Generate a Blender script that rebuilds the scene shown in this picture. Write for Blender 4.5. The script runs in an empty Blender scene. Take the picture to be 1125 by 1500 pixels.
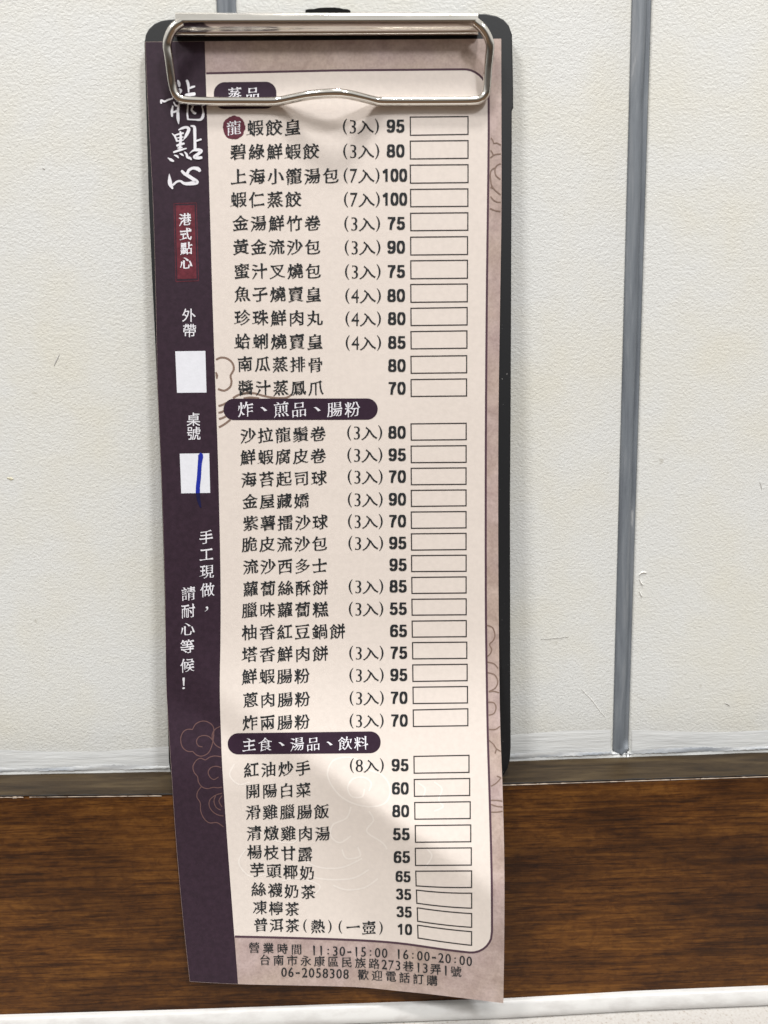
import bpy, bmesh, math, random
from mathutils import Vector, Matrix

SC = bpy.context.scene
COL = SC.collection
random.seed(7)

# ---------------------------------------------------------------- camera
F = 1083.0                       # focal length in photo pixels (photo 1125 x 1500)
D = 0.225                        # camera to wall, metres
PITCH, YAW, ROLL = math.radians(7.0), math.radians(1.4), math.radians(-1.0)
CAM = Vector((0, -D, 0))
ROT = Matrix.Rotation(-YAW, 3, 'Z') @ Matrix.Rotation(math.pi / 2 - PITCH, 3, 'X') @ Matrix.Rotation(ROLL, 3, 'Z')
cam_d = bpy.data.cameras.new('camera')
cam_d.sensor_fit = 'VERTICAL'
cam_d.sensor_height = 36.0
cam_d.lens = F / 1500 * 36.0
cam_d.clip_start = 0.005
cam_d.clip_end = 50
cam_d.dof.use_dof = True
cam_d.dof.focus_distance = 0.221
cam_d.dof.aperture_fstop = cam_d.lens / 2.2      # 2.2 mm wide phone aperture
cam = bpy.data.objects.new('camera', cam_d)
COL.objects.link(cam)
cam.matrix_world = Matrix.Translation(CAM) @ ROT.to_4x4()
SC.camera = cam

# ---------------------------------------------------------------- world and lamps
W = bpy.data.worlds.new('World')
SC.world = W
W.use_nodes = True
nt = W.node_tree
bgn = nt.nodes['Background']
tc = nt.nodes.new('ShaderNodeTexCoord')
sx = nt.nodes.new('ShaderNodeSeparateXYZ')
rp = nt.nodes.new('ShaderNodeValToRGB')
mr = nt.nodes.new('ShaderNodeMapRange')
mr.inputs[1].default_value = -1
mr.inputs[2].default_value = 1
nt.links.new(tc.outputs['Generated'], sx.inputs[0])
nt.links.new(sx.outputs['Z'], mr.inputs[0])
nt.links.new(mr.outputs[0], rp.inputs[0])
nt.links.new(rp.outputs[0], bgn.inputs[0])
rp.color_ramp.elements[0].position = 0.0
rp.color_ramp.elements[0].color = (0.28, 0.18, 0.115, 1)
rp.color_ramp.elements[1].position = 1.0
rp.color_ramp.elements[1].color = (0.80, 0.79, 0.76, 1)
for p_, c_ in ((0.40, (0.24, 0.16, 0.105)), (0.50, (0.07, 0.055, 0.045)), (0.59, (0.20, 0.19, 0.175)), (0.69, (1.0, 0.99, 0.96))):
    e = rp.color_ramp.elements.new(p_)
    e.color = (*c_, 1)
bgn.inputs[1].default_value = 0.80


def area(name, loc, target, sx_, sy_, power, col):
    l = bpy.data.lights.new(name, 'AREA')
    l.shape = 'RECTANGLE'
    l.size, l.size_y = sx_, sy_
    l.energy = power
    l.color = col
    o = bpy.data.objects.new(name, l)
    COL.objects.link(o)
    o.location = loc
    d = Vector(target) - Vector(loc)
    o.rotation_euler = d.to_track_quat('-Z', 'Y').to_euler()
    return o


area('ceiling_lamp', (-0.90, -1.05, 1.50), (0, 0, 0), 0.38, 0.38, 21, (1.0, 0.99, 0.975))
area('ceiling_lamp', (0.85, -1.35, 1.55), (0, 0, 0), 0.25, 0.25, 23, (0.97, 0.985, 1.0))
area('ceiling_lamp', (0.06, -0.42, 1.38), (0, 0, 0), 0.16, 0.16, 15.5, (1.0, 0.985, 0.96))
SC.view_settings.view_transform = 'Standard'
SC.view_settings.look = 'None'
SC.view_settings.exposure = -0.03
SC.view_settings.gamma = 1.0
SC.view_settings.use_curve_mapping = False


# ---------------------------------------------------------------- helpers
def ray(px, py):
    return ROT @ Vector(((px - 562.5) / F, -(py - 750) / F, -1))


def at(px, py, h=0.0):
    """point seen at photo pixel (px,py) standing h metres in front of the wall"""
    d = ray(px, py)
    return CAM + d * ((D - h) / d.y)


def interp(tab, x):
    """piecewise linear with extrapolation, tab sorted by first item"""
    for i in range(len(tab) - 1):
        if x <= tab[i + 1][0] or i == len(tab) - 2:
            a, b = tab[i], tab[i + 1]
            return a[1] + (b[1] - a[1]) * (x - a[0]) / (b[0] - a[0])


def smooth_tab(tab, x):
    """Catmull style smooth interpolation of a table"""
    n = len(tab)
    if x <= tab[0][0] or x >= tab[-1][0]:
        return interp(tab, x)
    for i in range(n - 1):
        if x <= tab[i + 1][0]:
            break
    x0, y0 = tab[i]
    x1, y1 = tab[i + 1]
    def sl(k):
        if k == 0: return (tab[1][1] - tab[0][1]) / (tab[1][0] - tab[0][0])
        if k == n - 1: return (tab[-1][1] - tab[-2][1]) / (tab[-1][0] - tab[-2][0])
        return (tab[k + 1][1] - tab[k - 1][1]) / (tab[k + 1][0] - tab[k - 1][0])
    w = x1 - x0
    t = (x - x0) / w
    return ((2 * t**3 - 3 * t**2 + 1) * y0 + (t**3 - 2 * t**2 + t) * w * sl(i)
            + (-2 * t**3 + 3 * t**2) * y1 + (t**3 - t**2) * w * sl(i + 1))


def catmull(pts, step):
    """resample a list of tuples smoothly"""
    out = []
    P = [pts[0]] + list(pts) + [pts[-1]]
    for i in range(1, len(P) - 2):
        a, b, c, d = P[i - 1], P[i], P[i + 1], P[i + 2]
        L = math.hypot(c[0] - b[0], c[1] - b[1])
        n = max(1, int(L / step))
        for k in range(n):
            t = k / n
            out.append(tuple(0.5 * (2 * b[j] + (c[j] - a[j]) * t + (2 * a[j] - 5 * b[j] + 4 * c[j] - d[j]) * t * t
                                    + (3 * b[j] - a[j] - 3 * c[j] + d[j]) * t**3) for j in range(len(b))))
    out.append(tuple(pts[-1]))
    return out


def softplus(s, k):
    if s / k > 30: return s
    return k * math.log(1 + math.exp(s / k))


class MB:
    def __init__(self):
        self.v, self.f = [], []

    def grid(self, rows, flip=False, close=False):
        b = len(self.v)
        n = len(rows[0])
        for r in rows: self.v += r
        for i in range(len(rows) - 1):
            for j in range(n - 1 if not close else n):
                k = (j + 1) % n
                q = (b + i * n + j, b + i * n + k, b + (i + 1) * n + k, b + (i + 1) * n + j)
                self.f.append(q[::-1] if flip else q)

    def poly(self, pts):
        b = len(self.v)
        self.v += pts
        self.f.append(tuple(range(b, b + len(pts))))

    def tube(self, pts, r, seg=14, caps=True):
        rows = []
        n = len(pts)
        up = Vector((0, 0, 1))
        ref = None
        for i, p in enumerate(pts):
            t = (pts[min(i + 1, n - 1)] - pts[max(i - 1, 0)]).normalized()
            if ref is None:
                ref = t.orthogonal().normalized()
            ref = (ref - t * ref.dot(t)).normalized()
            bi = t.cross(ref)
            rr = r[i] if isinstance(r, list) else r
            rows.append([p + (ref * math.cos(a) + bi * math.sin(a)) * rr
                         for a in [2 * math.pi * k / seg for k in range(seg)]])
        self.grid(rows, close=True)
        if caps:
            self.poly(rows[0][::-1])
            self.poly(rows[-1])

    def build(self, name, mat, parent=None, smooth=False, fix=False):
        me = bpy.data.meshes.new(name)
        me.from_pydata([tuple(v) for v in self.v], [], self.f)
        if fix:
            bm = bmesh.new(); bm.from_mesh(me)
            bmesh.ops.remove_doubles(bm, verts=bm.verts, dist=1e-7)
            bmesh.ops.recalc_face_normals(bm, faces=bm.faces)
            bm.to_mesh(me); bm.free()
        if smooth:
            for p in me.polygons: p.use_smooth = True
        me.update()
        o = bpy.data.objects.new(name, me)
        COL.objects.link(o)
        for m in (mat if isinstance(mat, list) else [mat]):
            me.materials.append(m)
        if parent is not None:
            o.parent = parent
            o.matrix_parent_inverse = parent.matrix_world.inverted()
        return o


def tag(o, label=None, cat=None, group=None, kind=None):
    if label: o['label'] = label
    if cat: o['category'] = cat
    if group: o['group'] = group
    if kind: o['kind'] = kind
    return o


def empty(name, loc):
    o = bpy.data.objects.new(name, None)
    o.empty_display_size = 0.02
    COL.objects.link(o)
    o.location = loc
    o.matrix_world = Matrix.Translation(loc)
    return o


# ---------------------------------------------------------------- materials
def new_mat(name, col, rough=0.5, metal=0.0, coat=0.0, spec=0.5):
    m = bpy.data.materials.new(name)
    m.use_nodes = True
    b = m.node_tree.nodes['Principled BSDF']
    b.inputs['Base Color'].default_value = (*col, 1)
    b.inputs['Roughness'].default_value = rough
    b.inputs['Metallic'].default_value = metal
    b.inputs['Coat Weight'].default_value = coat
    b.inputs['Specular IOR Level'].default_value = spec
    return m, m.node_tree, b


def noise(nt, scale, detail=3, rough=0.5, stretch=(1, 1, 1), dist=0.0):
    t = nt.nodes.new('ShaderNodeTexCoord')
    mp = nt.nodes.new('ShaderNodeMapping')
    mp.inputs['Scale'].default_value = stretch
    n = nt.nodes.new('ShaderNodeTexNoise')
    n.inputs['Scale'].default_value = scale
    n.inputs['Detail'].default_value = detail
    n.inputs['Roughness'].default_value = rough
    n.inputs['Distortion'].default_value = dist
    nt.links.new(t.outputs['Object'], mp.inputs[0])
    nt.links.new(mp.outputs[0], n.inputs['Vector'])
    return n.outputs['Fac']


def ramp(nt, src, stops):
    r = nt.nodes.new('ShaderNodeValToRGB')
    els = r.color_ramp.elements
    while len(els) < len(stops): els.new(0.5)
    for e_, (p, c) in zip(els, stops):
        e_.position = p
        e_.color = (*c, 1) if len(c) == 3 else c
    nt.links.new(src, r.inputs[0])
    return r.outputs[0]


def mix(nt, fac, a, b, mode='MIX'):
    n = nt.nodes.new('ShaderNodeMix')
    n.data_type = 'RGBA'
    n.blend_type = mode
    for sock, val in ((n.inputs[0], fac), (n.inputs[6], a), (n.inputs[7], b)):
        if hasattr(val, 'is_linked') or hasattr(val, 'links'): nt.links.new(val, sock)
        elif isinstance(val, (int, float)): sock.default_value = val
        else: sock.default_value = (*val, 1)
    return n.outputs[2]


def bump(nt, b, h, strength, dist):
    n = nt.nodes.new('ShaderNodeBump')
    n.inputs['Strength'].default_value = strength
    n.inputs['Distance'].default_value = dist
    nt.links.new(h, n.inputs['Height'])
    nt.links.new(n.outputs[0], b.inputs['Normal'])
    return n


def math_node(nt, op, a, b):
    n = nt.nodes.new('ShaderNodeMath')
    n.operation = op
    for s, v in ((n.inputs[0], a), (n.inputs[1], b)):
        if isinstance(v, (int, float)): s.default_value = v
        else: nt.links.new(v, s)
    return n.outputs[0]


# wall: off-white orange-peel board
M_wall, n_, b_ = new_mat('textured_wall', (0.72, 0.71, 0.675), 0.55, spec=0.35)
stain = ramp(n_, noise(n_, 30, 3, 0.6), [(0.40, (0.640, 0.645, 0.628)), (0.70, (0.635, 0.622, 0.560))])
fleck = ramp(n_, noise(n_, 260, 2, 0.5), [(0.20, (0.55, 0.52, 0.46)), (0.29, (1, 1, 1))])
n_.links.new(mix(n_, 0.5, stain, fleck, 'MULTIPLY'), b_.inputs['Base Color'])
hh = math_node(n_, 'ADD', noise(n_, 1050, 3, 0.55, (1, 1, 1.25), 0.5), math_node(n_, 'MULTIPLY', noise(n_, 330, 2, 0.5), 0.40))
bump(n_, b_, hh, 0.50, 0.00036)

M_caulk, n_, b_ = new_mat('white_caulk', (0.70, 0.70, 0.69), 0.45)
cc = ramp(n_, noise(n_, 120, 4, 0.65, (0.12, 1, 1.6)), [(0.40, (0.64, 0.645, 0.635)), (0.66, (0.55, 0.56, 0.56))])
n_.links.new(cc, b_.inputs['Base Color'])
bump(n_, b_, noise(n_, 500, 3, 0.6, (0.15, 1, 1.5)), 0.5, 0.0004)

M_dirt, n_, b_ = new_mat('grey_smear', (0.42, 0.45, 0.48), 0.5)
cc = ramp(n_, noise(n_, 200, 4, 0.65, (0.2, 1, 1)), [(0.38, (0.28, 0.30, 0.33)), (0.62, (0.55, 0.55, 0.54))])
n_.links.new(cc, b_.inputs['Base Color'])

M_seal, n_, b_ = new_mat('grey_sealant', (0.14, 0.155, 0.175), 0.42)
cc = ramp(n_, noise(n_, 260, 4, 0.65, (1.0, 1, 0.10), 0.4),
          [(0.30, (0.105, 0.118, 0.138)), (0.52, (0.16, 0.178, 0.20)), (0.64, (0.20, 0.215, 0.235)), (0.70, (0.38, 0.39, 0.40))])
n_.links.new(cc, b_.inputs['Base Color'])
bump(n_, b_, noise(n_, 350, 3, 0.6, (1, 1, 0.15)), 0.5, 0.0004)

M_joint, _, _ = new_mat('joint_shadow_gap', (0.16, 0.16, 0.15), 0.8)

# dark stained wood with horizontal grain
M_wood, n_, b_ = new_mat('stained_wood', (0.1, 0.05, 0.02), 0.45, coat=0.03, spec=0.16)
grain = noise(n_, 420, 7, 0.70, (0.060, 1, 1), 0.8)
broad = noise(n_, 26, 5, 0.60, (0.45, 1, 1), 0.8)
c1 = ramp(n_, grain, [(0.26, (0.026, 0.0092, 0.0018)), (0.48, (0.092, 0.034, 0.0056)), (0.72, (0.180, 0.076, 0.0140))])
c2 = ramp(n_, broad, [(0.34, (0.34, 0.29, 0.28)), (0.60, (1.05, 1.02, 0.98))])
pore = ramp(n_, noise(n_, 1700, 5, 0.7, (0.045, 1, 1), 0.3), [(0.38, (0.46, 0.40, 0.36)), (0.50, (1.03, 1.03, 1.03))])
mott = ramp(n_, noise(n_, 420, 3, 0.6, (0.6, 1, 1), 1.0), [(0.35, (0.72, 0.68, 0.66)), (0.60, (1.08, 1.08, 1.05))])
wc = mix(n_, 1.0, mix(n_, 1.0, mix(n_, 1.0, c1, c2, 'MULTIPLY'), pore, 'MULTIPLY'), mott, 'MULTIPLY')
n_.links.new(wc, b_.inputs['Base Color'])
b_.inputs['Coat Roughness'].default_value = 0.25
bump(n_, b_, math_node(n_, 'ADD', grain, noise(n_, 1100, 3, 0.6, (0.06, 1, 1))), 0.25, 0.0002)

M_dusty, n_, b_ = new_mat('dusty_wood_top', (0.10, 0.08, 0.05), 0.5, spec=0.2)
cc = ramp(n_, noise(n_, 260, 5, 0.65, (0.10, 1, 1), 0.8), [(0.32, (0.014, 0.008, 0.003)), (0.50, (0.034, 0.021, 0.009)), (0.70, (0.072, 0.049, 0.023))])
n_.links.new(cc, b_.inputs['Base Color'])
M_lip_shadow, _, _ = new_mat('lip_shadow_strip', (0.012, 0.009, 0.007), 0.7)  # shade of the rail's front lip, painted as near-black
M_chip, n_, b_ = new_mat('chipped_paint', (0.34, 0.27, 0.21), 0.7)
M_trim, n_, b_ = new_mat('white_plastic_trim', (0.66, 0.65, 0.63), 0.35)
cc = ramp(n_, noise(n_, 300, 4, 0.6, (0.4, 1, 1)), [(0.35, (0.47, 0.455, 0.44)), (0.55, (0.54, 0.53, 0.515))])
n_.links.new(cc, b_.inputs['Base Color'])
M_top, n_, b_ = new_mat('speckled_tabletop', (0.6, 0.57, 0.53), 0.4)
sp = ramp(n_, noise(n_, 1400, 2, 0.5), [(0.28, (0.36, 0.31, 0.27)), (0.38, (0.48, 0.455, 0.425)), (0.7, (0.53, 0.51, 0.485))])
n_.links.new(sp, b_.inputs['Base Color'])

# clipboard
M_board, n_, b_ = new_mat('black_plastic', (0.010, 0.0105, 0.012), 0.48, spec=0.3)
cc = ramp(n_, noise(n_, 1500, 2, 0.5), [(0.22, (0.2, 0.2, 0.19)), (0.245, (0.010, 0.0105, 0.012))])
n_.links.new(cc, b_.inputs['Base Color'])
bump(n_, b_, noise(n_, 2500, 2, 0.5), 0.15, 0.0001)
M_hook, _, _ = new_mat('black_rubber', (0.003, 0.003, 0.003), 0.7, spec=0.08)
M_chrome, n_, b_ = new_mat('nickel_plated_steel', (0.76, 0.73, 0.68), 0.17, metal=1.0)
rr = ramp(n_, noise(n_, 500, 3, 0.6, (0.15, 1, 1)), [(0.3, (0.07, 0.07, 0.07)), (0.7, (0.18, 0.18, 0.18))])
n_.links.new(rr, b_.inputs['Roughness'])

# printed paper
def paper_mat(name, col, var=0.04, rough=0.5):
    m, n, b = new_mat(name, col, rough if sum(col) > 0.6 else 0.62, spec=0.35 if sum(col) > 0.6 else 0.18)
    lo = tuple(c * (1 - var) for c in col)
    hi = tuple(c * (1 + var) for c in col)
    n.links.new(ramp(n, noise(n, 700, 3, 0.6), [(0.35, lo), (0.65, hi)]), b.inputs['Base Color'])
    bump(n, b, math_node(n, 'ADD', noise(n, 1600, 2, 0.5), math_node(n, 'MULTIPLY', noise(n, 42, 2, 0.45), 9.0)), 0.22, 0.00010)
    return m

M_cream = paper_mat('cream_print', (0.675, 0.605, 0.553), 0.025)
M_band = paper_mat('dark_purple_print', (0.031, 0.0165, 0.027), 0.14)
M_pill = paper_mat('purple_banner_print', (0.028, 0.013, 0.026), 0.08)
M_line = paper_mat('plum_outline_print', (0.075, 0.040, 0.055), 0.05)
M_ink = paper_mat('black_ink', (0.018, 0.020, 0.022), 0.05)
M_boxink = paper_mat('brown_black_ink', (0.035, 0.030, 0.030), 0.05)
M_white = paper_mat('unprinted_white_paper', (0.70, 0.71, 0.76), 0.02)
M_wink = paper_mat('white_print', (0.72, 0.71, 0.75), 0.02)
M_red = paper_mat('stamp_red_print', (0.115, 0.020, 0.030), 0.25)
M_seal_red = paper_mat('seal_plum_print', (0.105, 0.022, 0.036), 0.2)
M_cloud = paper_mat('taupe_cloud_print', (0.21, 0.145, 0.115), 0.06)
M_cloud_d = paper_mat('faint_plum_cloud_print', (0.130, 0.070, 0.066), 0.1)
M_cloud_w = paper_mat('pale_cloud_print', (0.745, 0.685, 0.635), 0.02)
M_pen = paper_mat('blue_ballpoint_ink', (0.012, 0.024, 0.30), 0.15)
M_pen_d = paper_mat('blue_ink_on_purple', (0.008, 0.008, 0.045), 0.15)

M_mott, n_, b_ = new_mat('mottled_mauve_print', (0.42, 0.33, 0.29), 0.5, spec=0.35)
a1 = ramp(n_, noise(n_, 160, 5, 0.65, (1, 1, 1), 0.5), [(0.30, (0.345, 0.262, 0.235)), (0.52, (0.43, 0.34, 0.305)), (0.72, (0.50, 0.405, 0.37))])
a2 = ramp(n_, noise(n_, 60, 2, 0.5), [(0.35, (1.0, 0.97, 1.02)), (0.65, (1.0, 0.98, 0.93))])
a3 = ramp(n_, noise(n_, 1300, 3, 0.6), [(0.30, (0.86, 0.86, 0.86)), (0.6, (1.03, 1.03, 1.03))])
n_.links.new(mix(n_, 1.0, mix(n_, 1.0, a1, a2, 'MULTIPLY'), a3, 'MULTIPLY'), b_.inputs['Base Color'])
bump(n_, b_, noise(n_, 1600, 2, 0.5), 0.12, 0.00008)
M_back, _, _ = new_mat('paper_back', (0.66, 0.63, 0.60), 0.6)

# ---------------------------------------------------------------- wall
RAIL = 0.015                                       # the wooden rail stands 15 mm proud of the wall
YB = [(-150, 1137), (0, 1134), (250, 1129.5), (748, 1114), (1125, 1101), (1300, 1095)]     # wall meets rail
YF = [(-150, 1170.5), (0, 1168), (252, 1165.6), (740, 1150), (1125, 1137.5), (1300, 1132)]  # rail front edge
YE = [(-150, 1497), (0, 1492), (280, 1484), (480, 1477), (740, 1468), (932, 1457), (1125, 1449), (1300, 1442)]  # rail foot

wall = empty('wall', (0, 0, 0))
tag(wall, 'off white textured wall panels with grey sealed joints behind the clipboard', None, None, 'structure')

xjl = (at(317.5, 0).x, at(345, 0).x)               # left joint, plumb
def joint_r(z, side):                              # right joint edges, slightly out of plumb as in the photo
    a = (at(926.5, 0), at(898.3, 1095)) if side == 0 else (at(955.6, 0), at(921.5, 1095))
    t = (z - a[0].z) / (a[1].z - a[0].z)
    return a[0].x + (a[1].x - a[0].x) * t
ZT = 0.45
ZB = at(562, 1130).z - 0.004


def panel(xl, xr):
    mb = MB()
    N = 24
    zs = [ZT + (ZB - ZT) * i / N for i in range(N + 1)]
    rows = []
    r = 0.0007
    for z in zs:
        a, b = xl(z), xr(z)
        row = [Vector((a, 0.004, z)), Vector((a, -0.0 + r, z)), Vector((a + r * 0.3, r * 0.3, z)), Vector((a + r, 0, z))]
        row += [Vector((a + (b - a) * k / 6, 0, z)) for k in range(1, 6)]
        row += [Vector((b - r, 0, z)), Vector((b - r * 0.3, r * 0.3, z)), Vector((b, r, z)), Vector((b, 0.004, z))]
        rows.append(row)
    mb.grid(rows)
    return mb.build('wall_panel', M_wall, wall, smooth=True, fix=False)


panel(lambda z: -0.40, lambda z: xjl[0])
panel(lambda z: xjl[1], lambda z: joint_r(z, 0))
panel(lambda z: joint_r(z, 1), lambda z: 0.42)


def sealant(xl, xr, zt, zb, seed, round_end):
    rng = random.Random(seed)
    mb = MB()
    rows = []
    N = 220
    ph = [rng.uniform(0, 6.28) for _ in range(6)]
    for i in range(N + 1):
        z = zt + (zb - zt) * i / N
        a, b = xl(z), xr(z)
        w = b - a
        wob = lambda k, s: 0.5 * math.sin(z * s + ph[k]) + 0.5 * math.sin(z * s * 2.3 + ph[k + 1])
        # smeared bead: fuller on the left, sunk groove and thin lip on the right
        prof = [(-0.03, 0.0006), (0.0, -0.00005), (0.10, -0.0003 - 0.00008 * wob(0, 120)), (0.30, -0.00055 - 0.0001 * wob(1, 90)),
                (0.52, -0.0005 + 0.0001 * wob(2, 70)), (0.66 + 0.03 * wob(3, 60), -0.0001), (0.74 + 0.03 * wob(3, 60), 0.0007),
                (0.86, 0.0009), (0.93, 0.0004), (1.03, 0.0012)]
        rows.append([Vector((a + w * u, y, z)) for u, y in prof])
    if round_end:
        zc = zb
        for k in range(1, 9):
            t = k / 8 * math.pi / 2
            c, s = math.cos(t), math.sin(t)
            a, b = xl(zc), xr(zc)
            m, hw = (a + b) / 2, (b - a) / 2
            rows.append([Vector((m + (u - 0.5) * 2 * hw * max(c, 0.03), y - 0.0007 * s * (1 - abs(2 * u - 1)), zc - s * hw * 0.95))
                         for u, y in [(-0.03, 0.0004), (0, -0.0001), (0.1, -0.0003), (0.3, -0.0004), (0.52, -0.0004), (0.66, -0.0003), (0.76, -0.0002), (0.88, -0.0002), (0.95, -0.0001), (1.03, 0.0004)]])
    mb.grid(rows)
    return mb.build('sealant_joint', M_seal, wall, smooth=True)


sealant(lambda z: xjl[0], lambda z: xjl[1], ZT, ZB, 3, False)
zend = at(910, 1094).z
sealant(lambda z: joint_r(z, 0), lambda z: joint_r(z, 1), ZT, zend, 5, True)

# smoothed white caulk along the foot of the wall and a dirty smear where it meets the rail
def strip_on_wall(name, mat, top, bot, hs, jit, seed):
    rng = random.Random(seed)
    mb = MB()
    rows = []
    x = -900
    while x <= 2050:
        yt, yb = top(x), bot(x)
        j1, j2 = rng.uniform(-jit, jit), rng.uniform(-jit, jit)
        row = []
        for k, h in enumerate(hs):
            t = k / (len(hs) - 1)
            jj = j1 * (1 - t) + j2 * t
            yy = yt + (yb - yt) * t + jj
            hh_ = h * (1 + 0.15 * math.sin(x * 0.05 + k))
            if 896 < x < 923 and yy < 1103: hh_ = -0.002
            row.append(at(x, yy, hh_))
        rows.append(row)
        x += 2.5
    mb.grid(rows)
    return mb.build(name, mat, wall, smooth=True)


strip_on_wall('caulk_strip', M_caulk, lambda x: interp(YB, x) - 44 + 6 * math.sin(x * 0.013), lambda x: interp(YB, x) + 2,
              [-0.0003, -0.00003, 0.00010, 0.0002, 0.00025, 0.0003, 0.00042, 0.0005], 0.2, 4)
strip_on_wall('dirt_smear', M_dirt, lambda x: interp(YB, x) - 9 + 1.5 * math.sin(x * 0.03), lambda x: interp(YB, x) - 3.5,
              [0.0005, 0.00062, 0.00068, 0.0007], 0.8, 9)

# scuffs, scratches and stains on the panels
M_scuff_g, _, _ = new_mat('grey_scuff', (0.48, 0.47, 0.45), 0.6)
M_scuff_y, _, _ = new_mat('yellow_stain', (0.60, 0.57, 0.44), 0.55)
M_scuff_w, _, _ = new_mat('white_paint_nick', (0.80, 0.79, 0.76), 0.5)
def wall_mark(pts, mat, lift=0.00012):
    mb = MB()
    P = catmull(pts, 1.5)
    rows = []
    for i, p in enumerate(P):
        a, b = P[max(0, i - 1)], P[min(len(P) - 1, i + 1)]
        L = math.hypot(b[0] - a[0], b[1] - a[1]) or 1
        nx, ny = -(b[1] - a[1]) / L, (b[0] - a[0]) / L
        hw = max(0.12, p[2] / 2 * (1 + 0.35 * math.sin(i * 2.1)))
        rows.append([at(p[0] + nx * hw * q, p[1] + ny * hw * q, lift * (1 - q * q) + 0.00003) for q in (1, 0.5, 0, -0.5, -1)])
    mb.grid(rows)
    mb.build('scuff_mark', mat, wall, smooth=True)


wall_mark([(87, 519, 0.4), (84, 525, 2.0), (81, 531, 1.6), (79, 536, 0.3)], M_scuff_g)
wall_mark([(10, 700, 0.6), (15, 701, 5.0), (20, 702, 0.6)], M_scuff_y)
wall_mark([(792, 936.5, 0.2), (806, 935.5, 0.9), (826, 933.5, 0.8), (833, 932.5, 0.2)], M_scuff_g)
wall_mark([(852, 1010, 0.2), (866, 1024, 1.2), (878, 1040, 0.9), (886, 1050, 0.2)], M_scuff_w)
wall_mark([(936, 842, 0.3), (941, 838.5, 2.6), (947, 839, 0.4)], M_scuff_w, 0.0003)
wall_mark([(937, 848, 0.3), (939, 853, 2.6), (942, 857, 0.4)], M_scuff_w, 0.0003)
wall_mark([(937, 866, 0.3), (939, 871, 2.2), (941, 874, 0.3)], M_scuff_w, 0.0003)
wall_mark([(1062, 1030, 0.3), (1066, 1031.5, 2.2), (1069, 1034, 0.3)], M_scuff_g, 0.0002)
wall_mark([(1113, 706, 0.2), (1115, 712, 1.1), (1116, 717, 0.2)], M_scuff_g)
wall_mark([(62, 245, 0.3), (64, 247, 1.6), (66, 248, 0.3)], M_scuff_g)

# ---------------------------------------------------------------- wooden rail
def rail_mesh():
    mb = MB()
    rows = []
    x = -900
    while x <= 2050:
        yb, yf, ye = interp(YB, x), interp(YF, x), interp(YE, x)
        back = at(x, yb, 0.0)
        front = at(x, yf, RAIL)
        foot = at(x, ye, RAIL)
        X = front.x
        z0 = front.z + 0.0
        zb_ = back.z
        row = [Vector((X, 0.003, zb_)), Vector((X, -0.002, zb_)),
               Vector((X, -RAIL + 0.0009, z0 + 0.0004)), Vector((X, -RAIL + 0.0003, z0 + 0.0001)), Vector((X, -RAIL, z0 - 0.0006))]
        row += [Vector((X, -RAIL, z0 + (foot.z - z0) * t)) for t in (0.1, 0.3, 0.5, 0.7, 0.9, 1.0, 1.04)]
        rows.append(row)
        x += 25
    # run the rail on beyond the frame
    for r, s in ((rows[0], -1), (rows[-1], 1)):
        ext = [v + Vector((s * 0.15, 0, 0)) for v in r]
        if s < 0: rows.insert(0, ext)
        else: rows.append(ext)
    mb.grid(rows, flip=True)
    return mb


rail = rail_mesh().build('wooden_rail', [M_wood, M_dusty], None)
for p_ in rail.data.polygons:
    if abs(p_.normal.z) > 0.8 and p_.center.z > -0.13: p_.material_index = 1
tag(rail, 'dark stained wooden rail with horizontal grain running below the white wall', 'wood rail')
# painted lip shadow and chipped pale paint along the rail's top front edge
mb = MB()
rng = random.Random(12)
x = -140
while x < 1290:
    w = rng.uniform(5, 30)
    if rng.random() < 0.9:
        yf = interp(YF, x)
        t1, t2 = rng.uniform(0.3, 1.1), rng.uniform(0.4, 1.3)
        if rng.random() < 0.08 and w < 14: t1 += 2.2; t2 += 1.6
        A = [at(x, yf - t1 * 0.5, RAIL + 0.00005), at(x + w * 0.5, interp(YF, x + w * 0.5) - t2 * 0.7, RAIL + 0.0001), at(x + w, interp(YF, x + w) - t1 * 0.4, RAIL + 0.00005)]
        B = [at(x, yf + t1 * 0.6, RAIL + 0.00022), at(x + w * 0.5, interp(YF, x + w * 0.5) + t2 * 0.5, RAIL + 0.00035), at(x + w, interp(YF, x + w) + t2 * 0.5, RAIL + 0.00022)]
        C = [v + Vector((0, 0.0004, -0.0003)) for v in B]
        mb.grid([A, B, C], flip=True)
    x += w * rng.uniform(0.75, 1.1)
mb.build('paint_residue', M_chip, rail)
mb = MB()  # dark ribbon standing in for the shadow of the rail's front lip
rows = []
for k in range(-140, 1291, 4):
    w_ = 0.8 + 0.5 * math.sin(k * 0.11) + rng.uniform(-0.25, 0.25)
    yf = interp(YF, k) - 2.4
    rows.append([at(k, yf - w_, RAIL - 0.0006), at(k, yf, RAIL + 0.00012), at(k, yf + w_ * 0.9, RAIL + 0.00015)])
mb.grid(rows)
mb.build('lip_shadow_strip', M_lip_shadow, rail)

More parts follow.
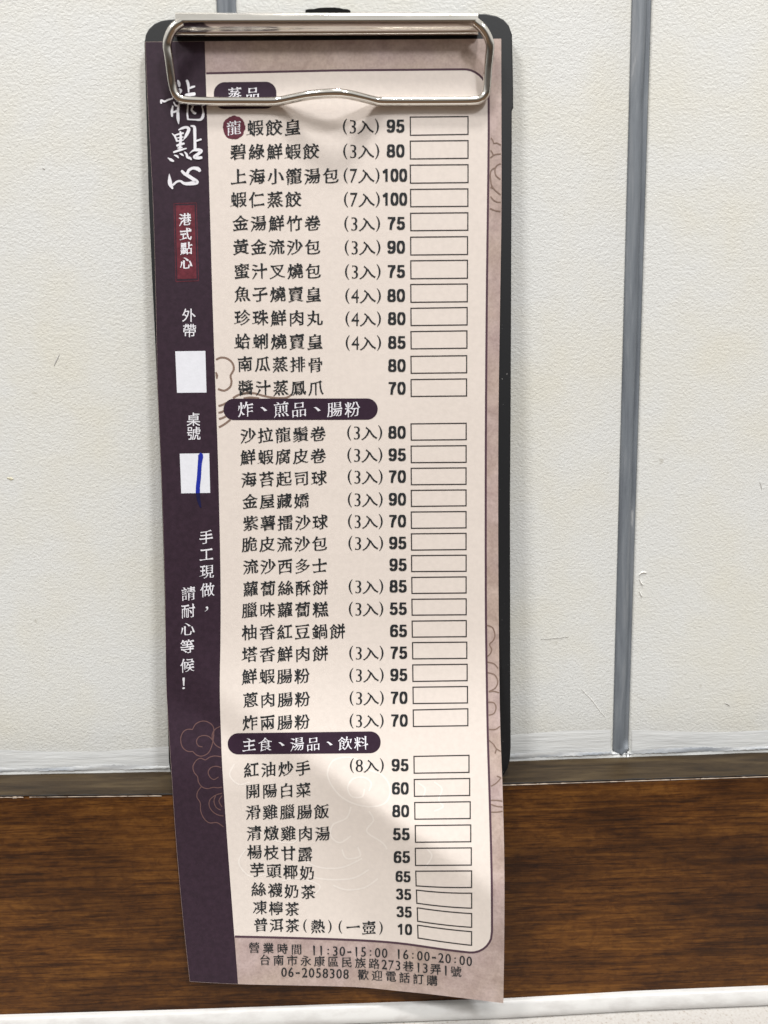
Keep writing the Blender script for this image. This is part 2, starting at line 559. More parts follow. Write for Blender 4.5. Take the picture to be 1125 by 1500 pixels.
# ---------------------------------------------------------------- white trim and tabletop
YE2 = [(x, y + 25.0) for x, y in YE]
mb = MB()
rows = []
for x in range(-900, 2051, 25):
    p = at(x, interp(YE, x), RAIL + 0.0015)
    q = at(x, interp(YE2, x), RAIL + 0.0030)
    X = p.x
    rows.append([Vector((X, -RAIL + 0.004, p.z + 0.0003)), Vector((X, p.y + 0.0006, p.z)), Vector((X, p.y, p.z - 0.0007)),
                 Vector((X, (p.y + q.y) / 2 - 0.0004, (p.z + q.z) / 2)), Vector((X, q.y, q.z + 0.0004)), Vector((X, q.y + 0.0008, q.z - 0.0004)), Vector((X, q.y + 0.0008, q.z - 0.002))])
mb.grid(rows, flip=True)
trim = mb.build('trim_strip', M_trim, None, smooth=True)
tag(trim, 'narrow white trim strip between the dark wooden rail and the tabletop', 'trim strip')
mb = MB()
rows = []
for x in range(-900, 2051, 50):
    q = at(x, interp(YE2, x) + 1.0, RAIL + 0.0030)
    rows.append([Vector((q.x, q.y + 0.0015, q.z - 0.0002)), Vector((q.x, q.y - 0.02, q.z - 0.0002)), Vector((q.x, q.y - 0.12, q.z - 0.0002)), Vector((q.x, q.y - 0.12, q.z - 0.02))])
mb.grid(rows, flip=True)
tb = mb.build('tabletop', M_top, None)
tag(tb, 'pale speckled tabletop meeting the white trim at the foot of the wall', 'tabletop')

# ---------------------------------------------------------------- clipboard
BP0 = at(480, 25, 0.0045)
BP1 = at(480, 1140, 0.0112)
BU = Vector((1, 0, 0))
BV = (BP1 - BP0).normalized()
BN = BU.cross(BV).normalized()
if BN.y > 0: BN = -BN


def on_board(px, py, lift=0.0):
    d = ray(px, py)
    o = BP0 + BN * lift
    t = (o - CAM).dot(BN) / d.dot(BN)
    return CAM + d * t


def board_h(px, py):
    return -on_board(px, py).y


clip = empty('clipboard', on_board(490, 1142))
tag(clip, 'slim black clipboard with chrome wire clip leaning upright on the wooden rail', 'clipboard')

outline = [(212, 100), (211, 62), (213, 50), (218, 41), (226, 34), (236, 29.5), (250, 27.5), (300, 25.5), (400, 23), (560, 20.5), (690, 19),
           (712, 19.5), (727, 22.5), (738, 28), (746, 37), (750.5, 50), (751, 75), (752, 120), (752.3, 157), (750.2, 162), (749.7, 300), (748.5, 600), (747.5, 740), (748, 1000),
           (748.5, 1095), (747.5, 1112), (744, 1126), (738, 1136), (728, 1142), (700, 1144),
           (300, 1155), (270, 1154), (258, 1148), (250, 1136), (247, 1118), (243.5, 1000), (240, 850), (235.5, 700), (229.5, 560), (222, 400), (217.3, 290)]


def slab(outl, thick, bev, name, mat, parent, placer=on_board):
    pts = [placer(*p) for p in outl]
    n = len(pts)
    c = sum(pts, Vector()) / n
    # outward directions in plane
    outs = []
    for i in range(n):
        t = (pts[(i + 1) % n] - pts[i - 1]).normalized()
        o = t.cross(BN)
        if i == 0: sgn = 1 if o.dot(pts[i] - c) > 0 else -1
        outs.append(o * sgn)
    mb = MB()
    lay = [[p - outs[i] * bev for i, p in enumerate(pts)],
           [p - outs[i] * bev * 0.3 - BN * bev * 0.3 for i, p in enumerate(pts)],
           [p - BN * bev for p in pts],
           [p - BN * (thick - bev) for p in pts],
           [p - outs[i] * bev - BN * thick for i, p in enumerate(pts)]]
    mb.grid(lay, close=True)
    mb.poly(lay[0])
    mb.poly(lay[-1][::-1])
    o = mb.build(name, mat, parent, fix=True)
    return o


slab(outline, 0.0024, 0.0004, 'board', M_board, clip)

# spring bar of the clip: folded sheet metal, rounded ridge above and a lip pressing the paper
def bar_profile(ytop, ybot):
    k = (ybot - ytop) / 36.0
    P = [(0.0, 0.6), (-0.6, 4.2), (-0.3, 6.2), (0.4, 7.4), (2.0, 7.8), (4, 8.0), (8, 8.25), (12.0, 8.4), (13.2, 8.2), (14.2, 7.5), (15.4, 6.7), (19, 5.3), (23, 4.0), (27, 3.0),
         (30.0, 2.2), (31.2, 2.25), (32.5, 2.1), (34.5, 1.5), (36.0, 0.9), (36.3, 0.5)]
    return [(ytop + a * k, min(h, 1.2 + h * 0.55) * 0.001) for a, h in P]


mb = MB()
rows = []
NX = 40
for i in range(NX + 1):
    t = i / NX
    x = 256.5 + (700.5 - 256.5) * t
    row = [on_board(x, y, h) for y, h in bar_profile(18.8 + 0.2 * t, 54.8 - 2.4 * t)]
    rows.append(row)
mb.grid(rows)
for r in (rows[0], rows[-1]):
    base = on_board(256.5 if r is rows[0] else 700.5, 38, 0.0)
    inner = [v - BN * 0.0 for v in r]
    mb.poly(inner if r is rows[0] else inner[::-1])
bar = mb.build('clip_bar', M_chrome, clip, smooth=True, fix=True)
bar.data.set_sharp_from_angle(angle=math.radians(50))

wire = [(266, 33, 5.2), (258, 38, 5.4), (251, 46, 5.3), (246.3, 57, 5.0), (244.8, 68, 4.6), (247.3, 85, 4.1), (250.2, 108, 3.2), (253, 126, 2.4), (257, 138, 2.0),
        (264, 145, 1.75), (275, 147.6, 1.7), (310, 148.8, 1.6), (360, 149, 1.6), (396, 149, 1.7), (410, 148, 2.0), (430, 144, 3.4), (457, 139, 5.4), (488, 136.8, 6.4),
        (507, 138, 6.0), (528, 142.5, 4.2), (546, 147, 2.4), (560, 148.8, 1.8), (600, 149, 1.6), (650, 148.8, 1.6), (690, 148.3, 1.7), (703, 146, 1.8),
        (710.5, 139, 2.0), (713, 128, 2.3), (715, 100, 3.2), (717.5, 75, 4.2), (717.6, 64, 4.7), (713.5, 52, 5.1), (706, 41, 5.4), (697, 33, 5.2)]
wp = [on_board(a, b, c * 0.001) for a, b, c in catmull(wire, 3.0)]
mb = MB()
mb.tube(wp, 0.00118, 16)
mb.build('wire_lever', M_chrome, clip, smooth=True)

# black hanging tab standing up behind the clip bar
tab = [(447, 17), (447.5, 13.5), (452, 12.4), (461, 12.0), (466, 10.8), (476, 10.2), (490, 10.0), (498, 11), (503, 12.3), (510, 12.8), (513.5, 15), (513.5, 19), (513, 26), (447, 26)]
slab(tab, 0.0018, 0.0003, 'hanging_tab', M_hook, clip, lambda a, b: on_board(a, b, 0.0032))

# ---------------------------------------------------------------- menu sheet: shape of the bent paper
PL = [(55, 212.7), (100, 214), (200, 219), (300, 224.2), (430, 228), (565, 230.8), (700, 236.5), (860, 241.5), (1000, 243.5), (1060, 246.5), (1130, 251), (1240, 258.5), (1340, 267.5), (1440, 278.2)]
PR = [(55, 734.2), (300, 734.6), (430, 732.8), (600, 730.3), (730, 729.8), (860, 730.2), (1010, 731.7), (1080, 733.3), (1150, 736), (1240, 738.4), (1300, 739), (1380, 738.6), (1470, 737.3)]
PT = [(205, 61.3), (740, 56.6)]
PB = [(270, 1437.5), (348.7, 1441.6), (480, 1444.6), (530, 1446.4), (587, 1452), (640, 1457.5), (737.3, 1469.5), (745, 1470.5)]
# left border of the cream panel
CL = [(55, 299.8), (100, 301), (200, 304.2), (300, 307.3), (430, 311), (565, 315.5), (650, 318.6), (760, 321.5), (860, 323.2), (940, 323), (1010, 322), (1090, 324.2), (1130, 326), (1240, 333.5), (1375, 343.6), (1445, 348.9)]


def extra(px, py):
    """paper rises off the board, metres"""
    h0 = board_h(px, py)
    # lower sheet is pushed out by the rail, then bends along a diagonal crease
    a = 0.000054 * softplus(py - 990, 35)
    s = (px - 415) * -0.584 + (py - 1085) * 0.812
    tt = (px - 415) * 0.812 + (py - 1085) * 0.584
    win = 1 / (1 + math.exp(-(tt - 60) / 30.0)) / (1 + math.exp((tt - 310) / 38.0))
    ridge = 0.0017 * win * math.exp(-(math.sqrt(s * s + 60) - 7.7) / 42.0)
    fade = 1 / (1 + math.exp(-(px - 395) / 30.0)) * 0.35 + 0.65
    a -= 0.000100 * softplus(s, 8) * fade
    # slow buckle of the left edge
    a += 0.0009 * math.exp(-((py - 860) / 170.0) ** 2) * math.exp(-((px - 235) / 60.0) ** 2)
    a += 0.00035 * math.sin(px * 0.018 + py * 0.006) * min(1, max(0, (py - 300) / 500))
    a = 0.00005 + softplus(a, 0.00025)
    h = h0 + 0.0002 + a + ridge
    # never inside the rail
    if py > 1000:
        yf = interp(YF, px)
        t = min(1, max(0, (py - 1010) / (yf - 1010)))
        fl = h0 + (RAIL + 0.0008 - h0) * t * t * (3 - 2 * t) if t < 1 else RAIL + 0.0008
        if t >= 1: fl += 0.0020 * min(1, (py - yf) / 260.0) ** 2
        h = fl + softplus(h - ridge - fl, 0.0008 * t + 1e-6) + ridge
    return h


def on_paper(px, py, eps=0.0):
    return at(px, py, extra(px, py) + eps)


LAY = dict(band=0.00003, panel=0.00004, pale=0.00006, outline=0.00006, cloud=0.00007, square=0.00006, pill=0.00009, box=0.00008, text=0.00012, pen=0.00012)

menu = empty('menu_sheet', on_board(490, 60))
tag(menu, 'long printed paper menu with purple side band held under the chrome clip', 'menu')


def span_grid(ys, L, R, T, B, us, eps, nv=None):
    """grid of paper points between left/right/top/bottom curves"""
    rows = []
    n = len(ys)
    y0, y1 = ys[0], ys[-1]
    for i, y in enumerate(ys):
        v = (y - y0) / (y1 - y0)
        row = []
        for u in us:
            x = L(y) + (R(y) - L(y)) * u
            yy = T(x) + (B(x) - T(x)) * v
            x = L(yy) + (R(yy) - L(yy)) * u
            yy = T(x) + (B(x) - T(x)) * v
            row.append(on_paper(x, yy, eps))
        rows.append(row)
    return rows


lin = lambda a, b, n: [a + (b - a) * i / n for i in range(n + 1)]
fPL = lambda y: smooth_tab(PL, y)
fPR = lambda y: smooth_tab(PR, y)
fPT = lambda x: interp(PT, x)
fPB = lambda x: smooth_tab(PB, x)
fCL = lambda y: smooth_tab(CL, y)

rows = span_grid(lin(58, 1455, 420), fPL, fPR, fPT, fPB, lin(0, 1, 150), 0)
mb = MB()
mb.grid(rows)
back = [[v + Vector((0, 0.00012, 0)) for v in r] for r in rows]
mb.grid(back, flip=True)
for A, Bk in ((rows[0], back[0]), (rows[-1], back[-1]), ([r[0] for r in rows], [r[0] for r in back]), ([r[-1] for r in rows], [r[-1] for r in back])):
    mb.grid([A, Bk])
mb.build('paper', M_mott, menu, smooth=False, fix=True)
for p in COL.objects['paper'].data.polygons: p.use_smooth = True
COL.objects['paper'].data.set_sharp_from_angle(angle=math.radians(40))

mb = MB()
mb.grid(span_grid(lin(58.3, 1455, 420), lambda y: fPL(y) + 0.25, fCL, lambda x: fPT(x) + 0.3, lambda x: fPB(x) - 0.3, lin(0, 1, 30), LAY['band']))
band = mb.build('side_band', M_band, menu, smooth=True)

# cream panel with rounded right-hand corners
CR = [(95, 715.5), (200, 715.8), (430, 713.2), (600, 711.9), (730, 711.5), (900, 711.8), (1010, 713.3), (1080, 714.6), (1150, 716.7), (1250, 719.5), (1300, 720.4), (1400, 720.8)]
fCR = lambda y: smooth_tab(CR, y)
def cTop(x):
    y = interp([(300, 107.5), (490, 103.2), (680, 101.5), (720, 101.5)], x)
    if x > 680: y += 39 * (1 - math.sqrt(max(0, 1 - ((x - 680) / 35.6) ** 2)))
    return y
def cBot(x):
    y = smooth_tab([(340, 1371.8), (430, 1374), (530, 1377.6), (587, 1382), (653, 1391.2), (690, 1395.5), (730, 1399)], x)
    if x > 687: y -= 33 * (1 - math.sqrt(max(0, 1 - ((x - 687) / 33.9) ** 2)))
    return y
us = [math.sin(t * math.pi / 2) * 0.5 + t * 0.5 for t in lin(0, 1, 110)]
us[-1] = 1.0
mb = MB()
mb.grid(span_grid(lin(104, 1385, 400), fCL, fCR, cTop, cBot, us, LAY['panel']))
panel_o = mb.build('cream_panel', M_cream, menu, smooth=True)


def ribbon(mb, pts, w, eps, step=3.0, smooth=True):
    """flat printed line through photo points; w number or per-point widths as third item"""
    P = catmull(pts, step) if smooth else pts
    n = len(P)
    rows = []
    for i, p in enumerate(P):
        a, b = P[max(0, i - 1)], P[min(n - 1, i + 1)]
        dx, dy = b[0] - a[0], b[1] - a[1]
        L = math.hypot(dx, dy) or 1
        nx, ny = -dy / L, dx / L
        hw = (p[2] if len(p) > 2 else w) / 2
        rows.append([on_paper(p[0] + nx * hw, p[1] + ny * hw, eps), on_paper(p[0] - nx * hw, p[1] - ny * hw, eps)])
    mb.grid(rows)


edge = [(x, cTop(x)) for x in lin(302, 678, 30)] + [(x, cTop(x)) for x in (684, 690, 696, 702, 707, 711, 713.5)] + [(fCR(y), y) for y in lin(140, 1364, 300)]
edge += [(x, cBot(x)) for x in (719.3, 717, 713, 708, 702, 695, 688)] + [(x, cBot(x)) for x in lin(680, 344, 28)]
mb = MB()
ribbon(mb, edge, 3.1, LAY['outline'], 6, smooth=False)
mb.build('panel_outline', M_line, panel_o, smooth=True)

# ---------------------------------------------------------------- lettering
ROWS = [
    # name, x0, x1, y name, portion, portion x0, price, price right, y price
    ('蝦餃皇', 361, 441.5, 186.8, '3', 501.9, '95', 593.3, 184.5),
    ('碧綠鮮蝦餃', 336.7, 468, 221.9, '3', 502.4, '80', 593.3, 220.8),
    ('上海小籠湯包', 337, 497, 258, '7', 503, '100', 597, 256.5),
    ('蝦仁蒸餃', 337, 442, 292, '7', 503.5, '100', 597, 291.5),
    ('金湯鮮竹卷', 340, 470, 326.8, '3', 504, '75', 594, 327),
    ('黃金流沙包', 340.6, 470, 361.7, '3', 504.6, '90', 594, 361.9),
    ('蜜汁叉燒包', 341.9, 470.8, 397, '3', 505, '75', 594, 397.4),
    ('魚子燒賣皇', 342.6, 471.5, 430.9, '4', 505.5, '80', 594, 432.7),
    ('珍珠鮮肉丸', 342.6, 473.3, 465.5, '4', 505.7, '80', 594.7, 466.5),
    ('蛤蜊燒賣皇', 343, 473.8, 500.3, '4', 506, '85', 594.9, 501.5),
    ('南瓜蒸排骨', 346.8, 473.8, 533.4, None, 0, '80', 594.9, 535.3),
    ('醬汁蒸鳳爪', 348, 474.5, 568, None, 0, '70', 594.9, 568.7),
    ('沙拉龍鬚卷', 351.3, 477.7, 636.8, '3', 508.2, '80', 595, 633.2),
    ('鮮蝦腐皮卷', 351.3, 478, 668.8, '3', 508.5, '95', 595.3, 666),
    ('海苔起司球', 352.7, 479.3, 701.3, '3', 509, '70', 595.3, 698),
    ('金屋藏嬌', 354.5, 453.5, 733.9, '3', 509.2, '90', 595.5, 731.2),
    ('紫薯擂沙球', 355.3, 480.7, 765.6, '3', 509.4, '70', 595.5, 763.2),
    ('脆皮流沙包', 353.5, 480, 796.8, '3', 510, '95', 596, 795.2),
    ('流沙西多士', 355.3, 480, 829.3, None, 0, '95', 596.4, 827.2),
    ('蘿蔔絲酥餅', 355.3, 481.2, 861.5, '3', 510.4, '85', 596.5, 858.7),
    ('臘味蘿蔔糕', 353.5, 481.5, 893.2, '3', 510.6, '55', 596.6, 891.5),
    ('柚香紅豆鍋餅', 353.5, 506.5, 925.5, None, 0, '65', 596.9, 924),
    ('塔香鮮肉餅', 353.5, 481.5, 958, '3', 511.2, '75', 597.2, 956),
    ('鮮蝦腸粉', 353.5, 454.5, 990.5, '3', 511.5, '95', 597.4, 988.5),
    ('蔥肉腸粉', 355, 455, 1024.7, '3', 511.8, '70', 597.6, 1022),
    ('炸兩腸粉', 354.5, 454.5, 1058, '3', 511.8, '70', 598, 1055.3),
    ('紅油炒手', 356.5, 455.5, 1126.5, '8', 512.2, '95', 599.2, 1120.7),
    ('開陽白菜', 358.7, 456, 1158, None, 0, '60', 599.4, 1154.8),
    ('滑雞臘腸飯', 359.2, 482.7, 1189.2, None, 0, '80', 600, 1188),
    ('清燉雞肉湯', 360.8, 484, 1220.7, None, 0, '55', 600.8, 1222),
    ('楊枝甘露', 361.3, 458.5, 1249.5, None, 0, '65', 601.3, 1255.5),
    ('芋頭椰奶', 365.3, 461.3, 1276.5, None, 0, '65', 602, 1284.7),
    ('絲襪奶茶', 367.5, 462.7, 1304.7, None, 0, '35', 603, 1310.7),
    ('凍檸茶', 369.9, 438.7, 1330.5, None, 0, '35', 603.8, 1336.5),
    ('普洱茶(熱)(一壺)', 371.2, 565.5, 1357, None, 0, '10', 604.2, 1362),
]
SL = {30: 0.045, 31: 0.06, 32: 0.055, 33: 0.05, 34: 0.028}      # the last lines run downhill on the bent paper
BOX = [
    (601, 171.5, 685.6, 170.7, 198.1, 196.8), (601, 206.7, 685.6, 205.9, 232.8, 231.8), (601, 241.9, 685.6, 241.2, 268.3, 267.4), (601.4, 277.4, 685.4, 276.6, 302.8, 302.2),
    (601.5, 312.4, 685.3, 311.6, 337.9, 337.2), (601.5, 347.4, 684.9, 346.6, 373.5, 372.7), (601.7, 382, 684.7, 381.2, 408.3, 407.5), (601.7, 416.7, 684.5, 415.9, 442.8, 442),
    (601.9, 451.6, 684.3, 450.4, 476.9, 475.9), (602, 485.7, 684, 484.6, 511, 510), (602, 522, 683.6, 521, 546.8, 546), (602.1, 556, 683.5, 555, 580.7, 580),
    (602.1, 620.9, 682.9, 620, 644.7, 644), (602.2, 653.5, 682.8, 652.8, 677.7, 677.2), (602.3, 686, 682.7, 685.3, 710, 709.4), (602.4, 718.3, 682.7, 717.6, 741.8, 740.9),
    (602.4, 750, 682.7, 749.3, 773.9, 773.2), (602.6, 782, 682.7, 781.2, 805.8, 805), (602.8, 813.9, 682.8, 813.2, 837.3, 836.8), (603.2, 845.8, 682.8, 845, 869.3, 868.6),
    (603.4, 877.8, 682.9, 877.2, 901.1, 900.5), (603.7, 909.8, 683, 909, 933.3, 932.6), (604.3, 941.3, 683.8, 940.6, 965.1, 964.4), (604.6, 974, 684.3, 973, 998.2, 997),
    (605, 1006.6, 684.8, 1005.6, 1030.6, 1029.6), (605.3, 1040, 685.3, 1038.2, 1064.2, 1063), (606.4, 1108, 687, 1106.4, 1132.6, 1131.4), (606.8, 1141.8, 688, 1140.3, 1166.5, 1165.2),
    (607.5, 1175.6, 688.8, 1174.4, 1200, 1199), (608.3, 1209.4, 689.6, 1208.4, 1233.8, 1233), (608.4, 1242.6, 690.4, 1242, 1267.8, 1267.2), (609, 1276.2, 690.8, 1275.8, 1297.6, 1300),
    (610, 1303.8, 690.9, 1308.4, 1323, 1330.4), (611.2, 1329.8, 690.9, 1338.3, 1349.4, 1358.4), (611.8, 1355.2, 690.8, 1364.8, 1374, 1384.8)]

FOOT = ['營業時間 11:30-15:00 16:00-20:00', '台南市永康區民族路273巷13弄1號', '06-2058308 歡迎電話訂購']
ALL = ''.join(r[0] for r in ROWS) + ''.join(FOOT) + '龍點心港式外帶桌號手工現做，請耐心等候！蒸品炸、煎腸粉主食湯飲料0123456789()入:-'
GL = {}
tmp = []
for ch in sorted(set(ALL.replace(' ', ''))):
    c = bpy.data.curves.new('glyph', 'FONT')
    c.body = ch
    c.resolution_u = 3
    o = bpy.data.objects.new('glyph', c)
    COL.objects.link(o)
    tmp.append((ch, o, c))
bpy.context.view_layer.update()
dg = bpy.context.evaluated_depsgraph_get()
for ch, o, c in tmp:
    ev = o.evaluated_get(dg)
    m = ev.to_mesh()
    GL[ch] = ([(v.co.x, v.co.y) for v in m.vertices], [tuple(p.vertices) for p in m.polygons])
    ev.to_mesh_clear()
for ch, o, c in tmp:
    bpy.data.objects.remove(o)
    bpy.data.curves.remove(c)

STYLE = {  # outward growth: overall, extra where the edge faces sideways, extra where it faces up/down, mid-stroke waist, corner flare, slant
    'plain': (0.006, 0, 0, 0, 0, 0),
    'kai': (0.009, 0.015, -0.015, -0.010, 0.013, 0.10),
    'kailight': (0.001, 0.009, -0.015, -0.008, 0.011, 0.11),
    'kaibold': (0.012, 0.012, -0.008, -0.008, 0.014, 0.08),
    'bold': (0.031, 0.012, -0.002, 0, 0, 0),
    'serif': (-0.006, 0.022, -0.022, 0, 0, 0),
    'thin': (-0.003, 0.006, -0.018, 0, 0.004, 0),
    'small': (0.006, 0.010, -0.010, -0.004, 0.006, 0.05),
}
CACHE = {}


def brush_ends(bm):
    """shape the square stroke ends of a printed glyph like brush writing: tapered sweeps, flared feet, slanted starts"""
    mvs = {}
    bnd = [e_ for e_ in bm.edges if len(e_.link_faces) == 1]
    link = {}
    for e_ in bnd:
        for v in e_.verts: link.setdefault(v, []).append(e_)
    for e_ in bnd:
        L = e_.calc_length()
        if not 0.03 < L < 0.105: continue
        a, b = e_.verts
        if len(link[a]) != 2 or len(link[b]) != 2: continue
        d = (b.co - a.co).normalized()
        n = Vector((d.y, -d.x, 0))
        if n.dot(e_.link_faces[0].calc_center_median() - a.co) > 0: n = -n
        ok = True
        sides = []
        for v in (a, b):
            o = [q for q in link[v] if q is not e_][0]
            w = o.other_vert(v)
            dr = (w.co - v.co).normalized()
            if dr.dot(-n) < 0.72: ok = False
            sides.append((o, w))
        if not ok: continue
        m = (a.co + b.co) / 2
        # top / bottom or left / right vertex of the end
        def shift(v, dv): mvs[v] = mvs.get(v, Vector((0, 0, 0))) + dv
        if n.x < -0.30 and n.y < -0.15:              # sweep to the lower left
            for v in (a, b): shift(v, (m - v.co) * 0.75 + n * 0.035)
            for (o, w), v in zip(sides, (a, b)):
                if o.calc_length() < 0.22: shift(w, (m - v.co) * 0.35)
        elif n.x > 0.30 and n.y < -0.15:             # press and lift to the lower right
            lo, hi = (a, b) if a.co.y < b.co.y else (b, a)
            shift(lo, (lo.co - m) * 0.55 - n * 0.02)
            shift(hi, (hi.co - m) * 0.25 + n * 0.045)
            for (o, w), v in zip(sides, (a, b)):
                if o.calc_length() < 0.22: shift(w, (v.co - m) * 0.30)
        elif n.y < -0.8:                             # foot of an upright
            for v in (a, b): shift(v, (m - v.co) * (0.45 if v.co.x < m.x else 0.05) + n * (0.0 if v.co.x < m.x else 0.018))
        elif n.x > 0.8:                              # end of a level stroke: heavy shoulder
            lo, hi = (a, b) if a.co.y < b.co.y else (b, a)
            shift(hi, Vector((-0.035, 0.030, 0)))
            shift(lo, Vector((0.012, -0.012, 0)))
        elif n.x < -0.8:                             # start of a level stroke
            lo, hi = (a, b) if a.co.y < b.co.y else (b, a)
            shift(hi, Vector((-0.012, 0.014, 0)))
            shift(lo, Vector((0.018, -0.010, 0)))
        elif n.y > 0.6:                              # start of an upright
            lf, rt = (a, b) if a.co.x < b.co.x else (b, a)
            shift(lf, Vector((-0.026, 0.016, 0)))
            shift(rt, Vector((0.012, -0.022, 0)))
    return mvs



def glyph(ch, style):
    k = (ch, style)
    if k in CACHE: return CACHE[k]
    g, gx, gy, mid, cor, slant = STYLE[style]
    vs, fs = GL[ch]
    bm = bmesh.new()
    bv = [bm.verts.new((x, y, 0)) for x, y in vs]
    for f in fs:
        try: bm.faces.new([bv[i] for i in f])
        except ValueError: pass
    bmesh.ops.remove_doubles(bm, verts=bm.verts, dist=1e-5)
    key = lambda v: (round(v.co.x, 5), round(v.co.y, 5))
    orig = {key(v) for v in bm.verts}
    lay = bm.verts.layers.float_vector.new('ends')
    if mid:
        for v, dv in brush_ends(bm).items(): v[lay] = dv
    if mid:
        le = [e_ for e_ in bm.edges if len(e_.link_faces) == 1 and e_.calc_length() > 0.12]
        bmesh.ops.subdivide_edges(bm, edges=le, cuts=3)
        bmesh.ops.triangulate(bm, faces=bm.faces)
        dense = min(1.0, max(0.42, 150.0 / len(orig)))      # crowded characters are written with finer strokes
        g, gx = g * dense, gx * dense
    bm.verts.index_update()
    nor = {}
    for e_ in bm.edges:
        if len(e_.link_faces) != 1: continue
        a, b = e_.verts
        d = b.co - a.co
        if d.length < 1e-9: continue
        n = Vector((d.y, -d.x, 0)).normalized()
        if n.dot(e_.link_faces[0].calc_center_median() - a.co) > 0: n = -n
        nor.setdefault(a, []).append(n)
        nor.setdefault(b, []).append(n)
    mv = []
    for v, ns in nor.items():
        n = sum(ns, Vector((0, 0, 0)))
        if n.length < 1e-6: continue
        n.normalize()
        d = g + gx * n.x * n.x + gy * n.y * n.y
        if key(v) not in orig: d += mid
        elif len(ns) == 2 and ns[0].dot(ns[1]) < 0.75:
            d += cor
        mv.append((v, n * d))
    for v, dv in mv: v.co += dv
    for v in bm.verts: v.co += v[lay]
    out_v = [(v.co.x, v.co.y + slant * (v.co.x - 0.5)) for v in bm.verts]
    out_f = []
    for f in bm.faces:
        out_f.append(tuple(v.index for v in (f.verts if f.normal.z >= 0 else reversed(f.verts))))
    bm.free()
    CACHE[k] = (out_v, out_f)
    return CACHE[k]


def put(mb, ch, cx, cy, em, style, eps, sx_=1.0, sy_=1.0, slope=0.0, mx=0.5, my=0.38, curve=None):
    vs, fs = glyph(ch, style)
    b = len(mb.v)
    for x, y in vs:
        dx = (x - mx) * em * sx_
        px = cx + dx
        py = cy - (y - my) * em * sy_ + slope * dx
        if curve: py += curve(px) - curve(cx)
        mb.v.append(on_paper(px, py, eps))
    mb.f += [tuple(b + i for i in f) for f in fs]


def cjk_run(mb, s, x0, x1, y0, slope, style, eps=LAY['text'], sy_=1.0, kx=0.90):
    # advance widths: parentheses take about half a square
    wd = [0.62 if c in '()' else 1.0 for c in s]
    tot = sum(wd)
    p = (x1 - x0) / (tot - 0.07)
    x = x0 - 0.035 * p
    for c, w in zip(s, wd):
        cx = x + p * w / 2
        y = y0 + slope * (cx - (x0 + x1) / 2)
        if c in '()': put(mb, c, cx, y, p * 0.92, 'thin', eps, slope=slope, mx=0.19 if c == '(' else 0.19, my=0.23)
        elif c == '、': put(mb, c, cx, y, p * 1.0, style, eps, mx=0.18, my=0.03)
        else: put(mb, c, cx, y, p * kx, style, eps, slope=slope, sy_=sy_)
        x += p * w


def loop_(cx, cy, rx, ry, p=2.35, n=28):
    out = []
    for k in range(n + 1):
        t = 2 * math.pi * k / n
        c, q = math.cos(t), math.sin(t)
        out.append((cx + rx * math.copysign(abs(c) ** (2 / p), c), cy + ry * math.copysign(abs(q) ** (2 / p), q)))
    return out


SIX = [loop_(0.29, 0.325, 0.188, 0.245), [(0.475, 0.755), (0.425, 0.885), (0.31, 0.922), (0.19, 0.865), (0.115, 0.70), (0.098, 0.48), (0.105, 0.30)]]
DIGIT = {   # centre lines of heavy grotesque figures, unit height
    '0': [loop_(0.28, 0.5, 0.19, 0.42)],
    '1': [[(0.33, 0.0), (0.33, 0.5), (0.33, 0.995)], [(0.30, 0.88), (0.22, 0.79), (0.08, 0.73)]],
    '3': [[(0.085, 0.73), (0.13, 0.87), (0.27, 0.922), (0.41, 0.86), (0.425, 0.70), (0.35, 0.57), (0.22, 0.54)],
          [(0.22, 0.535), (0.37, 0.505), (0.46, 0.39), (0.455, 0.21), (0.36, 0.10), (0.26, 0.078), (0.13, 0.13), (0.075, 0.27)]],
    '5': [[(0.505, 0.92), (0.30, 0.92), (0.13, 0.92)], [(0.165, 0.985), (0.14, 0.74), (0.115, 0.47)],
          [(0.10, 0.47), (0.19, 0.56), (0.29, 0.582), (0.415, 0.52), (0.465, 0.34), (0.42, 0.16), (0.28, 0.078), (0.15, 0.12), (0.085, 0.27)]],
    '6': SIX,
    '7': [[(0.035, 0.915), (0.28, 0.915), (0.53, 0.915)], [(0.475, 0.88), (0.35, 0.66), (0.265, 0.40), (0.225, 0.0)]],
    '8': [loop_(0.28, 0.715, 0.165, 0.205), loop_(0.28, 0.29, 0.192, 0.215)],
    '9': [[(0.57 - x, 1.0 - y) for x, y in st] for st in SIX],
}


def digits(mb, s, xr, y, h, style, eps=LAY['text'], wx=1.0, slope=0.0):
    hh = h * 1.03
    adv = hh * 0.705 * wx
    x = xr - adv * len(s)
    e0 = eps
    for c in s:
        cx = x + adv / 2
        yb = y + hh / 2 + slope * (cx - xr)
        for st in DIGIT[c]:
            e0 += 2e-6
            P = st if len(st) > 20 else catmull(st, 0.06)
            pts = [(cx + (a - 0.28) * hh * 1.17 * wx, yb - b * hh + slope * (a - 0.28) * hh) for a, b in P]
            n = len(pts)
            closed = len(st) > 20
            rows = []
            for i in range(n):
                if closed: a, b = pts[i - 1 if i else n - 2], pts[i + 1 if i < n - 1 else 1]
                else: a, b = pts[max(0, i - 1)], pts[min(n - 1, i + 1)]
                dx, dy = b[0] - a[0], b[1] - a[1]
                L = math.hypot(dx, dy) or 1
                nx, ny = -dy / L, dx / L
                hw = hh * (0.094 * abs(nx) + 0.076 * abs(ny))
                rows.append([on_paper(pts[i][0] + nx * hw * q, pts[i][1] + ny * hw * q, e0) for q in (1, -1)])
            mb.grid(rows)
        x += adv


